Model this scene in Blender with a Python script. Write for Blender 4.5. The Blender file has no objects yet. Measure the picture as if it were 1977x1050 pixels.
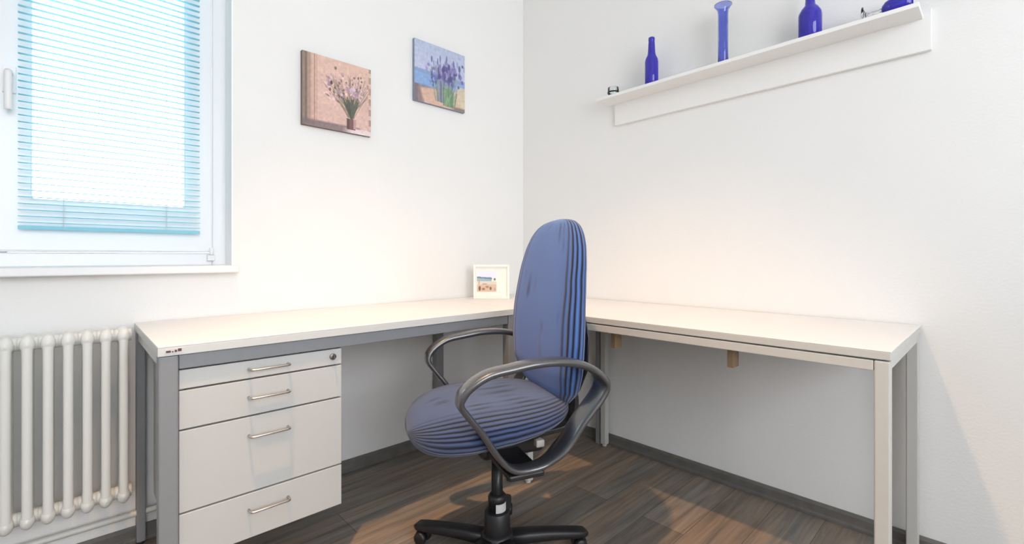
import bpy, math, random
from mathutils import Vector, Matrix
import numpy as np
random.seed(7)
PI = math.pi
sc = bpy.context.scene
COL = sc.collection

# ------------------------------------------------------------------ camera
W_PX, H_PX = 1977.0, 1050.0
FOC, PCX, HOR = 894.30, 998.73, 495.44
TH = 0.8046
cam_d = bpy.data.cameras.new('camera')
cam = bpy.data.objects.new('camera', cam_d)
COL.objects.link(cam)
CAMX, CAMY, CAMZ = -1.949, -1.977, 0.9374
cam.location = (CAMX, CAMY, CAMZ)
cam.rotation_euler = (PI / 2, 0, TH - PI / 2)
cam_d.sensor_fit = 'HORIZONTAL'
cam_d.sensor_width = 36.0
cam_d.lens = FOC / W_PX * 36.0
cam_d.shift_x = 0.5 - PCX / W_PX
cam_d.shift_y = (HOR - H_PX / 2) / W_PX
cam_d.clip_start = 0.02
sc.camera = cam

# ------------------------------------------------------------------ view, world, daylight
sc.view_settings.view_transform = 'Standard'
sc.view_settings.look = 'None'
sc.view_settings.gamma = 1.0
sc.view_settings.use_curve_mapping = False
sc.view_settings.exposure = 0.0
sc.cycles.max_bounces = 14
sc.cycles.diffuse_bounces = 9
sc.cycles.transparent_max_bounces = 24
sc.cycles.caustics_reflective = False
sc.cycles.caustics_refractive = False
sc.cycles.sample_clamp_indirect = 6.0

world = bpy.data.worlds.new('daylight')
sc.world = world
world.use_nodes = True
bg = world.node_tree.nodes['Background']
bg.inputs['Color'].default_value = (0.935, 0.96, 1.0, 1)
bg.inputs['Strength'].default_value = 9.3

CEIL = 3.20
XW, YW = -3.70, -3.90           # far walls of the room
WX0, WX1, WZ0, WZ1 = -2.70, -1.516, 0.905, 2.50      # window in the left wall
BX0, BX1, BZ0, BZ1 = -3.0, -0.9, 0.75, 2.60          # unseen window added behind the camera for fill


def portal(name, loc, rot, sx, sy):
    ld = bpy.data.lights.new(name, 'AREA')
    ld.shape = 'RECTANGLE'
    ld.size, ld.size_y = sx, sy
    ld.cycles.is_portal = True
    o = bpy.data.objects.new(name, ld)
    o.location = loc
    o.rotation_euler = rot
    COL.objects.link(o)


portal('daylight_portal', ((WX0 + WX1) / 2, 0.20, (WZ0 + WZ1) / 2), (-PI / 2, 0, 0), WX1 - WX0, WZ1 - WZ0)
portal('daylight_portal', ((BX0 + BX1) / 2, YW - 0.20, (BZ0 + BZ1) / 2), (PI / 2, 0, 0), BX1 - BX0, BZ1 - BZ0)

LAMP = Vector((-1.84, -1.06, 3.10))
ld = bpy.data.lights.new('ceiling_bulb_light', 'SPOT')
ld.energy = 260.0
ld.color = (1.0, 0.59, 0.29)
ld.spot_size = math.radians(62)
ld.spot_blend = 0.85
ld.shadow_soft_size = 0.035
lamp_light = bpy.data.objects.new('ceiling_bulb_light', ld)
lamp_light.location = LAMP
LAMP_AIM = Vector((-0.92, -1.00, 0.0)) - LAMP
lamp_light.rotation_euler = LAMP_AIM.to_track_quat('-Z', 'Y').to_euler()
COL.objects.link(lamp_light)


# ------------------------------------------------------------------ materials
def s2l(c):
    return tuple(((x / 255.0) / 12.92 if x / 255.0 <= 0.04045 else ((x / 255.0 + 0.055) / 1.055) ** 2.4) for x in c)


def mat(name, rgb, rough=0.5, metal=0.0, noise=0.0, nscale=30.0, bump=0.0, bscale=200.0, coat=0.0, spec=0.5):
    m = bpy.data.materials.new(name)
    m.use_nodes = True
    nt = m.node_tree
    b = nt.nodes['Principled BSDF']
    b.inputs['Roughness'].default_value = rough
    b.inputs['Metallic'].default_value = metal
    b.inputs['Specular IOR Level'].default_value = spec
    b.inputs['Coat Weight'].default_value = coat
    b.inputs['Base Color'].default_value = (*rgb, 1)
    tc = nt.nodes.new('ShaderNodeTexCoord')
    if noise > 0:
        n = nt.nodes.new('ShaderNodeTexNoise')
        n.inputs['Scale'].default_value = nscale
        n.inputs['Detail'].default_value = 4
        nt.links.new(tc.outputs['Object'], n.inputs['Vector'])
        mx = nt.nodes.new('ShaderNodeMix')
        mx.data_type = 'RGBA'
        mx.inputs['A'].default_value = (*[c * (1 - noise) for c in rgb], 1)
        mx.inputs['B'].default_value = (*[min(1, c * (1 + noise)) for c in rgb], 1)
        nt.links.new(n.outputs['Fac'], mx.inputs['Factor'])
        nt.links.new(mx.outputs['Result'], b.inputs['Base Color'])
    if bump > 0:
        n2 = nt.nodes.new('ShaderNodeTexNoise')
        n2.inputs['Scale'].default_value = bscale
        n2.inputs['Detail'].default_value = 3
        nt.links.new(tc.outputs['Object'], n2.inputs['Vector'])
        bp = nt.nodes.new('ShaderNodeBump')
        bp.inputs['Strength'].default_value = bump
        bp.inputs['Distance'].default_value = 0.002
        nt.links.new(n2.outputs['Fac'], bp.inputs['Height'])
        nt.links.new(bp.outputs['Normal'], b.inputs['Normal'])
    return m


M = {}
M['wall'] = mat('white_wall_paint', (0.775, 0.775, 0.765), 0.9, bump=0.25, bscale=120, noise=0.012, nscale=3)
M['ceiling'] = mat('ceiling_paint', (0.82, 0.82, 0.81), 0.95)
M['trim'] = mat('white_lacquer', (0.74, 0.75, 0.76), 0.35)
M['pvc'] = mat('window_pvc', (0.75, 0.77, 0.79), 0.3)
M['top'] = mat('white_laminate', (0.73, 0.73, 0.73), 0.4, noise=0.015, nscale=60)
M['edge'] = mat('grey_white_edging', (0.60, 0.60, 0.585), 0.45)
M['grey_metal'] = mat('grey_painted_steel', (0.235, 0.24, 0.25), 0.45, noise=0.05, nscale=40)
M['light_metal'] = mat('light_grey_painted_steel', (0.50, 0.50, 0.475), 0.45, noise=0.03, nscale=40)
M['cab'] = mat('cabinet_white', (0.53, 0.528, 0.51), 0.4, noise=0.02, nscale=25)
M['cab_shade'] = mat('cabinet_gap_shade', (0.10, 0.10, 0.10), 0.6)
M['nickel'] = mat('brushed_nickel', (0.60, 0.55, 0.50), 0.3, metal=1.0)
M['lock'] = mat('lock_metal', (0.25, 0.24, 0.23), 0.35, metal=1.0)
M['radiator'] = mat('radiator_enamel', (0.72, 0.72, 0.69), 0.35)
M['pipe'] = mat('pipe_paint', (0.62, 0.62, 0.59), 0.4)
M['wood'] = mat('pine_batten', (0.22, 0.145, 0.08), 0.6, noise=0.25, nscale=50)
M['skirt'] = mat('dark_wood_skirting', (0.130, 0.122, 0.112), 0.5, noise=0.3, nscale=25)
M['black'] = mat('black_plastic', (0.012, 0.012, 0.014), 0.42, bump=0.2, bscale=500)
M['arm'] = mat('black_grey_arm_plastic', (0.035, 0.036, 0.042), 0.34, spec=1.0, coat=0.7)
M['steel_black'] = mat('black_steel', (0.010, 0.010, 0.011), 0.3, metal=0.3)
M['label'] = mat('silver_label', (0.55, 0.55, 0.56), 0.4)
M['pale_knob'] = mat('pale_plastic', (0.55, 0.53, 0.50), 0.5)
M['mark'] = mat('dark_red_print', (0.10, 0.035, 0.035), 0.5)
M['canvas_side'] = mat('canvas_side', (0.16, 0.13, 0.12), 0.8, noise=0.2)
M['canvas_side_blue'] = mat('canvas_side_blue', (0.22, 0.26, 0.36), 0.8, noise=0.2)
M['frame'] = mat('cream_frame', (0.82, 0.82, 0.78), 0.4)
M['shelf'] = mat('white_shelf_lacquer', (0.80, 0.80, 0.79), 0.4)
M['lamp_metal'] = mat('lamp_white_metal', (0.7, 0.7, 0.7), 0.4)
M['cord'] = mat('blind_cord', (0.75, 0.78, 0.80), 0.6)


def glassy(name, rgb, rough=0.0, absorb=None):
    m = bpy.data.materials.new(name)
    m.use_nodes = True
    b = m.node_tree.nodes['Principled BSDF']
    b.inputs['Base Color'].default_value = (*rgb, 1)
    b.inputs['Roughness'].default_value = rough
    b.inputs['Transmission Weight'].default_value = 1.0
    b.inputs['IOR'].default_value = 1.45
    return m


def cobalt():
    m = bpy.data.materials.new('cobalt_glass')
    m.use_nodes = True
    nt = m.node_tree
    b = nt.nodes['Principled BSDF']
    b.inputs['Base Color'].default_value = (0.060, 0.045, 0.62, 1)
    b.inputs['Roughness'].default_value = 0.08
    b.inputs['Transmission Weight'].default_value = 0.45
    b.inputs['IOR'].default_value = 1.45
    return m


M['cobalt'] = cobalt()
M['paleblue_glass'] = glassy('blue_tinted_glass', (0.36, 0.41, 0.86), 0.05)
M['clear_glass'] = glassy('clear_glass', (0.93, 0.95, 0.97), 0.03)


def pane_mat():
    m = bpy.data.materials.new('window_glass')
    m.use_nodes = True
    nt = m.node_tree
    nt.nodes.remove(nt.nodes['Principled BSDF'])
    out = nt.nodes['Material Output']
    tr = nt.nodes.new('ShaderNodeBsdfTransparent')
    tr.inputs['Color'].default_value = (0.95, 0.97, 0.97, 1)
    gl = nt.nodes.new('ShaderNodeBsdfGlossy')
    gl.inputs['Roughness'].default_value = 0.02
    fr = nt.nodes.new('ShaderNodeFresnel')
    fr.inputs['IOR'].default_value = 1.45
    mx = nt.nodes.new('ShaderNodeMixShader')
    nt.links.new(fr.outputs[0], mx.inputs[0])
    nt.links.new(tr.outputs[0], mx.inputs[1])
    nt.links.new(gl.outputs[0], mx.inputs[2])
    nt.links.new(mx.outputs[0], out.inputs['Surface'])
    return m


M['pane'] = pane_mat()


def slat_mat():
    m = bpy.data.materials.new('turquoise_blind_slat')
    m.use_nodes = True
    nt = m.node_tree
    nt.nodes.remove(nt.nodes['Principled BSDF'])
    out = nt.nodes['Material Output']
    d = nt.nodes.new('ShaderNodeBsdfDiffuse')
    d.inputs['Color'].default_value = (0.36, 0.72, 0.82, 1)
    t = nt.nodes.new('ShaderNodeBsdfTranslucent')
    t.inputs['Color'].default_value = (0.74, 0.95, 1.0, 1)
    mx = nt.nodes.new('ShaderNodeMixShader')
    mx.inputs[0].default_value = 0.68
    nt.links.new(d.outputs[0], mx.inputs[1])
    nt.links.new(t.outputs[0], mx.inputs[2])
    nt.links.new(mx.outputs[0], out.inputs['Surface'])
    return m


M['slat'] = slat_mat()


def floor_mat():
    m = bpy.data.materials.new('grey_brown_plank_floor')
    m.use_nodes = True
    nt = m.node_tree
    b = nt.nodes['Principled BSDF']
    tc = nt.nodes.new('ShaderNodeTexCoord')
    br = nt.nodes.new('ShaderNodeTexBrick')
    br.inputs['Scale'].default_value = 1.0
    br.inputs['Brick Width'].default_value = 1.25
    br.inputs['Row Height'].default_value = 0.155
    br.inputs['Mortar Size'].default_value = 0.0012
    br.inputs['Mortar Smooth'].default_value = 0.2
    br.inputs['Bias'].default_value = 0.0
    br.offset = 0.37
    br.inputs['Color1'].default_value = (0.160, 0.149, 0.138, 1)
    br.inputs['Color2'].default_value = (0.255, 0.236, 0.220, 1)
    br.inputs['Mortar'].default_value = (0.10, 0.092, 0.084, 1)
    nt.links.new(tc.outputs['Object'], br.inputs['Vector'])
    mp = nt.nodes.new('ShaderNodeMapping')
    mp.inputs['Scale'].default_value = (1.6, 24, 1)
    nt.links.new(tc.outputs['Object'], mp.inputs['Vector'])
    n = nt.nodes.new('ShaderNodeTexNoise')
    n.inputs['Scale'].default_value = 1.6
    n.inputs['Detail'].default_value = 6
    n.inputs['Roughness'].default_value = 0.65
    n.inputs['Distortion'].default_value = 0.5
    nt.links.new(mp.outputs[0], n.inputs['Vector'])
    rp = nt.nodes.new('ShaderNodeValToRGB')
    rp.color_ramp.elements[0].position = 0.32
    rp.color_ramp.elements[0].color = (0.62, 0.60, 0.58, 1)
    rp.color_ramp.elements[1].position = 0.70
    rp.color_ramp.elements[1].color = (1.32, 1.25, 1.18, 1)
    nt.links.new(n.outputs['Fac'], rp.inputs['Fac'])
    mx = nt.nodes.new('ShaderNodeMix')
    mx.data_type = 'RGBA'
    mx.blend_type = 'MULTIPLY'
    mx.inputs['Factor'].default_value = 1.0
    nt.links.new(br.outputs['Color'], mx.inputs['A'])
    nt.links.new(rp.outputs['Color'], mx.inputs['B'])
    mp2 = nt.nodes.new('ShaderNodeMapping')
    mp2.inputs['Scale'].default_value = (1.1, 6.5, 1)
    nt.links.new(tc.outputs['Object'], mp2.inputs['Vector'])
    n3 = nt.nodes.new('ShaderNodeTexNoise')
    n3.inputs['Scale'].default_value = 1.3
    n3.inputs['Detail'].default_value = 3
    nt.links.new(mp2.outputs[0], n3.inputs['Vector'])
    r3 = nt.nodes.new('ShaderNodeValToRGB')
    r3.color_ramp.elements[0].position = 0.40
    r3.color_ramp.elements[0].color = (0.90, 0.93, 0.94, 1)
    r3.color_ramp.elements[1].position = 0.62
    r3.color_ramp.elements[1].color = (1.18, 1.02, 0.88, 1)
    nt.links.new(n3.outputs['Fac'], r3.inputs['Fac'])
    mx3 = nt.nodes.new('ShaderNodeMix')
    mx3.data_type = 'RGBA'
    mx3.blend_type = 'MULTIPLY'
    mx3.inputs['Factor'].default_value = 1.0
    nt.links.new(mx.outputs['Result'], mx3.inputs['A'])
    nt.links.new(r3.outputs['Color'], mx3.inputs['B'])
    nt.links.new(mx3.outputs['Result'], b.inputs['Base Color'])
    b.inputs['Roughness'].default_value = 0.55
    b.inputs['Specular IOR Level'].default_value = 0.3
    bp = nt.nodes.new('ShaderNodeBump')
    bp.inputs['Strength'].default_value = 0.2
    bp.inputs['Distance'].default_value = 0.001
    nt.links.new(n.outputs['Fac'], bp.inputs['Height'])
    nt.links.new(bp.outputs['Normal'], b.inputs['Normal'])
    return m


M['floor'] = floor_mat()


def fabric_mat(name, base, dark, n_str, mask_lo, mask_hi, side_only, fold_lo=0.48):
    """stretch cover: pleats run along the cushion (UV.x is the way around it)"""
    m = bpy.data.materials.new(name)
    m.use_nodes = True
    nt = m.node_tree
    L = nt.links.new
    b = nt.nodes['Principled BSDF']
    b.inputs['Roughness'].default_value = 0.85
    b.inputs['Specular IOR Level'].default_value = 0.25
    b.inputs['Sheen Weight'].default_value = 0.25
    uv = nt.nodes.new('ShaderNodeUVMap')
    uv.uv_map = 'UVMap'
    sep = nt.nodes.new('ShaderNodeSeparateXYZ')
    L(uv.outputs[0], sep.inputs[0])
    tc = nt.nodes.new('ShaderNodeTexCoord')
    wob = nt.nodes.new('ShaderNodeTexNoise')
    wob.inputs['Scale'].default_value = 5.0
    wob.inputs['Detail'].default_value = 2
    L(tc.outputs['Object'], wob.inputs['Vector'])

    def math_(op, a, c, clamp=False):
        k = nt.nodes.new('ShaderNodeMath')
        k.operation = op
        k.use_clamp = clamp
        for i, v in enumerate((a, c)):
            if v is None:
                continue
            if isinstance(v, (int, float)):
                k.inputs[i].default_value = v
            else:
                L(v, k.inputs[i])
        return k.outputs[0]
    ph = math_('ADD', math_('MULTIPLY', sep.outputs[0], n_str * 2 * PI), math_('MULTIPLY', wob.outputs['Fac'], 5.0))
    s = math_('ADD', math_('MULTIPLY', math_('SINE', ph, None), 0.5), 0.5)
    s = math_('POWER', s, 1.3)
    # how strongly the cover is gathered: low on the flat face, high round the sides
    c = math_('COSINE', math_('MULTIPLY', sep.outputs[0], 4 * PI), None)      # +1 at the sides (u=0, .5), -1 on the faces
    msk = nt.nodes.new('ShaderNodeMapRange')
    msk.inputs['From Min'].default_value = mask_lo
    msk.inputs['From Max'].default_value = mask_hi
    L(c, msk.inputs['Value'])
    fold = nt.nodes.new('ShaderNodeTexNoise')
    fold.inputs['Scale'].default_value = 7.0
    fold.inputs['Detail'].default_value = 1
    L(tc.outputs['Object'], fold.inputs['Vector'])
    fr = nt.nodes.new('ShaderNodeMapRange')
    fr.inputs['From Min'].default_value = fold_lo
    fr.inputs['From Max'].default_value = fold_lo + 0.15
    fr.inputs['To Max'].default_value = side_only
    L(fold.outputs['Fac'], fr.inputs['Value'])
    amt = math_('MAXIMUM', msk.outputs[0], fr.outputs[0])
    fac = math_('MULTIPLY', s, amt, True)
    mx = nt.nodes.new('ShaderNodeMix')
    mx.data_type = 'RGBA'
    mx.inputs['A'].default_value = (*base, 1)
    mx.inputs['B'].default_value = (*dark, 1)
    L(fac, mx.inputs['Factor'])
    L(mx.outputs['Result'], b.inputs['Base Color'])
    bp = nt.nodes.new('ShaderNodeBump')
    bp.inputs['Strength'].default_value = 0.55
    bp.inputs['Distance'].default_value = 0.004
    bp.invert = True
    L(fac, bp.inputs['Height'])
    L(bp.outputs['Normal'], b.inputs['Normal'])
    return m


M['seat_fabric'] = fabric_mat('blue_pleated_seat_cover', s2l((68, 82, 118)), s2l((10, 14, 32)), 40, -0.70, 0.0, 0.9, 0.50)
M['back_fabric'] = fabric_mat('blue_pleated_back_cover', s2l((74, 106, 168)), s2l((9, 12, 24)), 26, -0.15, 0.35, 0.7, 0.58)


# ------------------------------------------------------------------ mesh builder
class MB:
    def __init__(s):
        s.v, s.f, s.uv, s.sm = [], [], [], []

    def add(s, verts, faces, smooth=False, uvs=None):
        k = len(s.v)
        s.v += [tuple(p) for p in verts]
        for i, f in enumerate(faces):
            s.f.append(tuple(a + k for a in f))
            s.sm.append(smooth)
            s.uv.append(uvs[i] if uvs else None)
        return s

    def box(s, x0, x1, y0, y1, z0, z1):
        x0, x1 = min(x0, x1), max(x0, x1)
        y0, y1 = min(y0, y1), max(y0, y1)
        z0, z1 = min(z0, z1), max(z0, z1)
        v = [(x0, y0, z0), (x1, y0, z0), (x1, y1, z0), (x0, y1, z0), (x0, y0, z1), (x1, y0, z1), (x1, y1, z1), (x0, y1, z1)]
        f = [(0, 3, 2, 1), (4, 5, 6, 7), (0, 1, 5, 4), (1, 2, 6, 5), (2, 3, 7, 6), (3, 0, 4, 7)]
        return s.add(v, f)

    def loft(s, rings, closed=True, caps=True, smooth=True, uvx=False):
        n = len(rings[0])
        v = [p for r in rings for p in r]
        f, uvs = [], []
        R = len(rings)
        for i in range(R - 1):
            for j in range(n if closed else n - 1):
                k = (j + 1) % n
                f.append((i * n + j, i * n + k, (i + 1) * n + k, (i + 1) * n + j))
                if uvx:
                    a, b2 = j / n, (j + 1) / n
                    t0, t1 = i / (R - 1), (i + 1) / (R - 1)
                    uvs.append([(a, t0), (b2, t0), (b2, t1), (a, t1)])
                else:
                    uvs.append(None)
        if caps:
            f.append(tuple(reversed(range(n))))
            uvs.append([(0, 0)] * n if uvx else None)
            f.append(tuple((R - 1) * n + j for j in range(n)))
            uvs.append([(0, 1)] * n if uvx else None)
        return s.add(v, f, smooth, uvs)

    def lathe(s, prof, cx=0, cy=0, seg=28, cap=True):
        rings = [[(cx + r * math.cos(2 * PI * j / seg), cy + r * math.sin(2 * PI * j / seg), z) for j in range(seg)] for r, z in prof]
        return s.loft(rings, caps=cap)

    def tube(s, pts, r, seg=12, sx=1.0):
        return s.sweep(pts, [(r * math.cos(2 * PI * j / seg), r * math.sin(2 * PI * j / seg)) for j in range(seg)])

    def sweep(s, pts, prof, up=None, closed=False, smooth=True, scale=None):
        P = [Vector(p) for p in pts]
        n = len(P)
        rings = []
        ref = Vector(up) if up else None
        prev = None
        for i in range(n):
            if closed:
                t = (P[(i + 1) % n] - P[i - 1]).normalized()
            else:
                t = (P[min(i + 1, n - 1)] - P[max(i - 1, 0)]).normalized()
            if ref is not None:
                a = ref
            elif prev is not None:
                a = prev
            else:
                a = Vector((0, 0, 1)) if abs(t.z) < 0.9 else Vector((1, 0, 0))
            x = (a - t * a.dot(t)).normalized()
            prev = x
            y = t.cross(x)
            k = scale[i] if scale else (1, 1)
            rings.append([tuple(P[i] + x * (p[0] * k[0]) + y * (p[1] * k[1])) for p in prof])
        if closed:
            rings.append(rings[0])
        return s.loft(rings, caps=not closed, smooth=smooth)

    def build(s, name, m, parent=None, bevel=0.0, loc=None, rotz=None, subsurf=0, seg=2):
        me = bpy.data.meshes.new(name)
        me.from_pydata(s.v, [], s.f)
        me.update()
        for p, k in zip(me.polygons, s.sm):
            p.use_smooth = k
        if any(u is not None for u in s.uv):
            ul = me.uv_layers.new(name='UVMap')
            li = 0
            for p, u in zip(me.polygons, s.uv):
                for q in range(p.loop_total):
                    if u is not None:
                        ul.data[p.loop_start + q].uv = u[q]
        me.materials.append(m)
        o = bpy.data.objects.new(name, me)
        COL.objects.link(o)
        if parent is not None:
            o.parent = parent
        if loc is not None:
            o.location = loc
        if rotz is not None:
            o.rotation_euler = (0, 0, rotz)
        if bevel > 0:
            b = o.modifiers.new('bevel', 'BEVEL')
            b.width = bevel
            b.segments = seg
            b.limit_method = 'ANGLE'
            b.angle_limit = math.radians(40)
            b.harden_normals = False
        if subsurf:
            q = o.modifiers.new('sub', 'SUBSURF')
            q.levels = q.render_levels = subsurf
        return o


def box(name, m, b, parent=None, bevel=0.0, **k):
    return MB().box(*b).build(name, m, parent, bevel, **k)


def tag(o, label, cat, group=None):
    o['label'] = label
    o['category'] = cat
    if group:
        o['group'] = group
    return o


def thing(name, label, cat, loc=(0, 0, 0), rotz=0, group=None):
    o = bpy.data.objects.new(name, None)
    o.empty_display_size = 0.1
    o.location = loc
    o.rotation_euler = (0, 0, rotz)
    COL.objects.link(o)
    return tag(o, label, cat, group)


def struct(o):
    o['kind'] = 'structure'
    return o


def smooth_path(pts, n=8, closed=False):
    """Catmull-Rom"""
    P = [Vector(p) for p in pts]
    N = len(P)
    out = []
    for i in range(N if closed else N - 1):
        p0 = P[(i - 1) % N] if closed or i > 0 else P[0]
        p1, p2 = P[i], P[(i + 1) % N]
        p3 = P[(i + 2) % N] if closed or i + 2 < N else P[N - 1]
        for k in range(n):
            t = k / n
            out.append(0.5 * ((2 * p1) + (-p0 + p2) * t + (2 * p0 - 5 * p1 + 4 * p2 - p3) * t * t + (-p0 + 3 * p1 - 3 * p2 + p3) * t ** 3))
    if not closed:
        out.append(P[-1])
    return out


# ------------------------------------------------------------------ room shell
T = 0.30
struct(box('floor', M['floor'], (XW - T, T, YW - T, T, -0.12, 0)))
struct(box('ceiling', M['ceiling'], (XW - T, T, YW - T, T, CEIL, CEIL + 0.15)))
w = MB()
w.box(XW - T, WX0, 0, T, 0, CEIL).box(WX1, T, 0, T, 0, CEIL).box(WX0, WX1, 0, T, 0, WZ0 - 0.02).box(WX0, WX1, 0, T, WZ1, CEIL)
struct(w.build('wall_left', M['wall']))
struct(box('wall_right', M['wall'], (0, T, YW - T, 0, 0, CEIL)))
w = MB()
w.box(XW - T, BX0, YW - T, YW, 0, CEIL).box(BX1, 0, YW - T, YW, 0, CEIL).box(BX0, BX1, YW - T, YW, 0, BZ0).box(BX0, BX1, YW - T, YW, BZ1, CEIL)
struct(w.build('wall_back', M['wall']))
struct(box('wall_far', M['wall'], (XW - T, XW, YW, 0, 0, CEIL)))


def skirt(name, prof_pts, a, b):
    m = MB()
    ra = [a(p) for p in prof_pts]
    rb = [b(p) for p in prof_pts]
    m.loft([ra, rb], smooth=False)
    return struct(m.build(name, M['skirt'], bevel=0.0015))


SP = [(0, 0), (0.019, 0), (0.019, 0.012), (0.013, 0.016), (0.013, 0.042), (0.006, 0.051), (0, 0.051)]
skirt('baseboard_left', SP, lambda p: (XW, -p[0], p[1]), lambda p: (-0.013, -p[0], p[1]))
skirt('baseboard_right', SP, lambda p: (-p[0], YW, p[1]), lambda p: (-p[0], 0, p[1]))

# ------------------------------------------------------------------ window in the left wall
win = bpy.data.objects.new('window_1', None)
win.location = (WX1, 0, WZ0)
COL.objects.link(win)
win['kind'] = 'structure'


def wbox(name, m, b, bevel=0.003, parent=win):
    return MB().box(b[0] - WX1, b[1] - WX1, b[2], b[3], b[4] - WZ0, b[5] - WZ0).build(name, m, parent, bevel)


FY0, FY1 = 0.105, 0.17
XM = -2.118                                  # centre post
f = MB()
FR = 0.046


def fb(mb, x0, x1, z0, z1, y0=FY0, y1=FY1):
    mb.box(x0 - WX1, x1 - WX1, y0, y1, z0 - WZ0, z1 - WZ0)


fb(f, WX1 - FR, WX1, WZ0, WZ1)
fb(f, WX0, WX0 + FR, WZ0, WZ1)
fb(f, WX0 + FR, WX1 - FR, WZ0, WZ0 + 0.046)
fb(f, WX0 + FR, WX1 - FR, WZ1 - FR, WZ1)
fb(f, XM - 0.028, XM + 0.028, WZ0 + 0.046, WZ1 - FR)
f.build('window_frame', M['pvc'], win, 0.004)


def sash(x0, x1, z0, z1, handle_side):
    s_ = MB()
    w_ = 0.086
    y0, y1 = 0.090, 0.142
    rects = []
    for (e, xa, xb, za, zb) in ((0, x0, x1, z0, z1), (1, x0 + w_, x1 - w_, z0 + 0.166, z1 - w_)):
        rects.append([(xa - WX1, za - WZ0), (xb - WX1, za - WZ0), (xb - WX1, zb - WZ0), (xa - WX1, zb - WZ0)])
    vs = [(p[0], y, p[1]) for y in (y0, y1) for rc in rects for p in rc]
    fs = []
    for q in range(4):
        n_ = (q + 1) % 4
        fs += [(q, n_, 4 + n_, 4 + q), (8 + n_, 8 + q, 12 + q, 12 + n_), (n_, q, 8 + q, 8 + n_), (4 + q, 4 + n_, 12 + n_, 12 + q)]
    s_.add(vs, fs)
    so = s_.build('window_sash', M['pvc'], win, 0.005)
    g = MB()
    fb(g, x0 + w_, x1 - w_, z0 + 0.166, z1 - w_, 0.112, 0.116)
    g.build('window_pane', M['pane'], so)
    return so


s1 = sash(XM - 0.004, WX1 - 0.050, 0.952, WZ1 - 0.03, 1)
s2 = sash(WX0 + 0.03, XM - 0.012, 0.952, WZ1 - 0.03, 0)
# handle: rosette on the stile with a lever pointing down
h = MB()
hx = XM + 0.034 - WX1
h.box(hx - 0.014, hx + 0.014, 0.080, 0.091, 1.43 - WZ0, 1.51 - WZ0)
h.tube([(hx, 0.082, 1.485 - WZ0), (hx, 0.052, 1.485 - WZ0), (hx, 0.046, 1.48 - WZ0), (hx, 0.044, 1.465 - WZ0), (hx, 0.046, 1.385 - WZ0), (hx, 0.047, 1.372 - WZ0)], 0.009, 10)
h.build('window_handle', M['trim'], s1, 0.002)
# corner hinge cap at the lower right of the sash
h = MB()
h.tube([(-0.052, 0.083, 0.944 - WZ0), (-0.052, 0.083, 0.971 - WZ0)], 0.0075, 12)
h.box(-0.064, -0.040, 0.085, 0.106, 0.922 - WZ0, 0.944 - WZ0)
h.build('window_hinge', M['trim'], s1, 0.002)
# sill board
sb = MB()
sb.box(WX0 - 0.02 - WX1, 0.008, -0.060, 0.0, 0.880 - WZ0, 0.906 - WZ0)
sb.box(WX0 - WX1 + 0.001, -0.001, 0.0, 0.13, 0.884 - WZ0, 0.906 - WZ0)
sb.build('window_sill', M['trim'], win, 0.004)
# thin sheet on the right reveal; daylight there is put into its brighter white
rv = MB()
rv.box(-0.004, 0.0, 0.001, 0.105, 0.906 - WZ0, WZ1 - WZ0)
rv.build('window_reveal', mat('reveal_daylit_white', (0.88, 0.89, 0.90), 0.6), win)

# venetian blind hung on the right sash
bl = thing('venetian_blind', 'turquoise horizontal slat blind hanging against the window sash', 'blind', ((-2.065 - 1.609) / 2, 0.060, 1.008))
bw = (2.065 - 1.609) / 2
zs = []
z = 1.040
for k in range(3):
    zs.append(z)
    z += 0.019
while z < 2.44:
    zs.append(z)
    z += 0.0205
bot = MB()
bot.box(-bw, bw, -0.008, 0.008, 0.012, 0.024)
bot.build('bottom_rail', M['slat'], bl, 0.002)


def slat_mesh():
    mb = MB()
    N = 6
    hw = 0.0095
    tilt = math.radians(2)
    top, bt = [], []
    for i in range(N + 1):
        a = -1 + 2 * i / N
        y = hw * a
        zz = 0.0022 * (1 - a * a)
        yy = y * math.cos(tilt) - zz * math.sin(tilt)
        z2 = y * math.sin(tilt) + zz * math.cos(tilt)
        top.append((yy, z2 + 0.0003))
        bt.append((yy, z2 - 0.0003))
    prof = top + bt[::-1]
    mb.loft([[(-bw, p[0], p[1]) for p in prof], [(bw, p[0], p[1]) for p in prof]], smooth=False)
    return mb


proto = None
for zz in zs:
    if proto is None:
        proto = slat_mesh().build('slat', M['slat'], bl, loc=(0, 0, zz - 1.008))
    else:
        c = proto.copy()
        COL.objects.link(c)
        c.parent = bl
        c.location = (0, 0, zz - 1.008)
hr = MB()
hr.box(-bw, bw, -0.013, 0.013, 2.450 - 1.008, 2.478 - 1.008)
hr.build('head_rail', M['trim'], bl, 0.002)
for xx in (-0.13, 0.13):
    c_ = MB()
    for yy in (-0.0125, 0.0125):
        c_.tube([(xx, yy, 0.012), (xx, yy, 1.445)], 0.0007, 5)
    c_.build('ladder_cord', M['cord'], bl)

# unseen window added behind the camera to let in fill daylight
w2 = bpy.data.objects.new('added_fill_window', None)
w2.location = (BX0, YW, BZ0)
COL.objects.link(w2)
w2['kind'] = 'structure'
f = MB()
ww, hh = BX1 - BX0, BZ1 - BZ0
for a in ((0, 0.06, 0, hh), (ww - 0.06, ww, 0, hh), (0.06, ww - 0.06, 0, 0.06), (0.06, ww - 0.06, hh - 0.06, hh), (ww / 2 - 0.04, ww / 2 + 0.04, 0.06, hh - 0.06)):
    f.box(a[0], a[1], -0.14, -0.07, a[2], a[3])
f.build('window_frame', M['pvc'], w2, 0.004)

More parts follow.
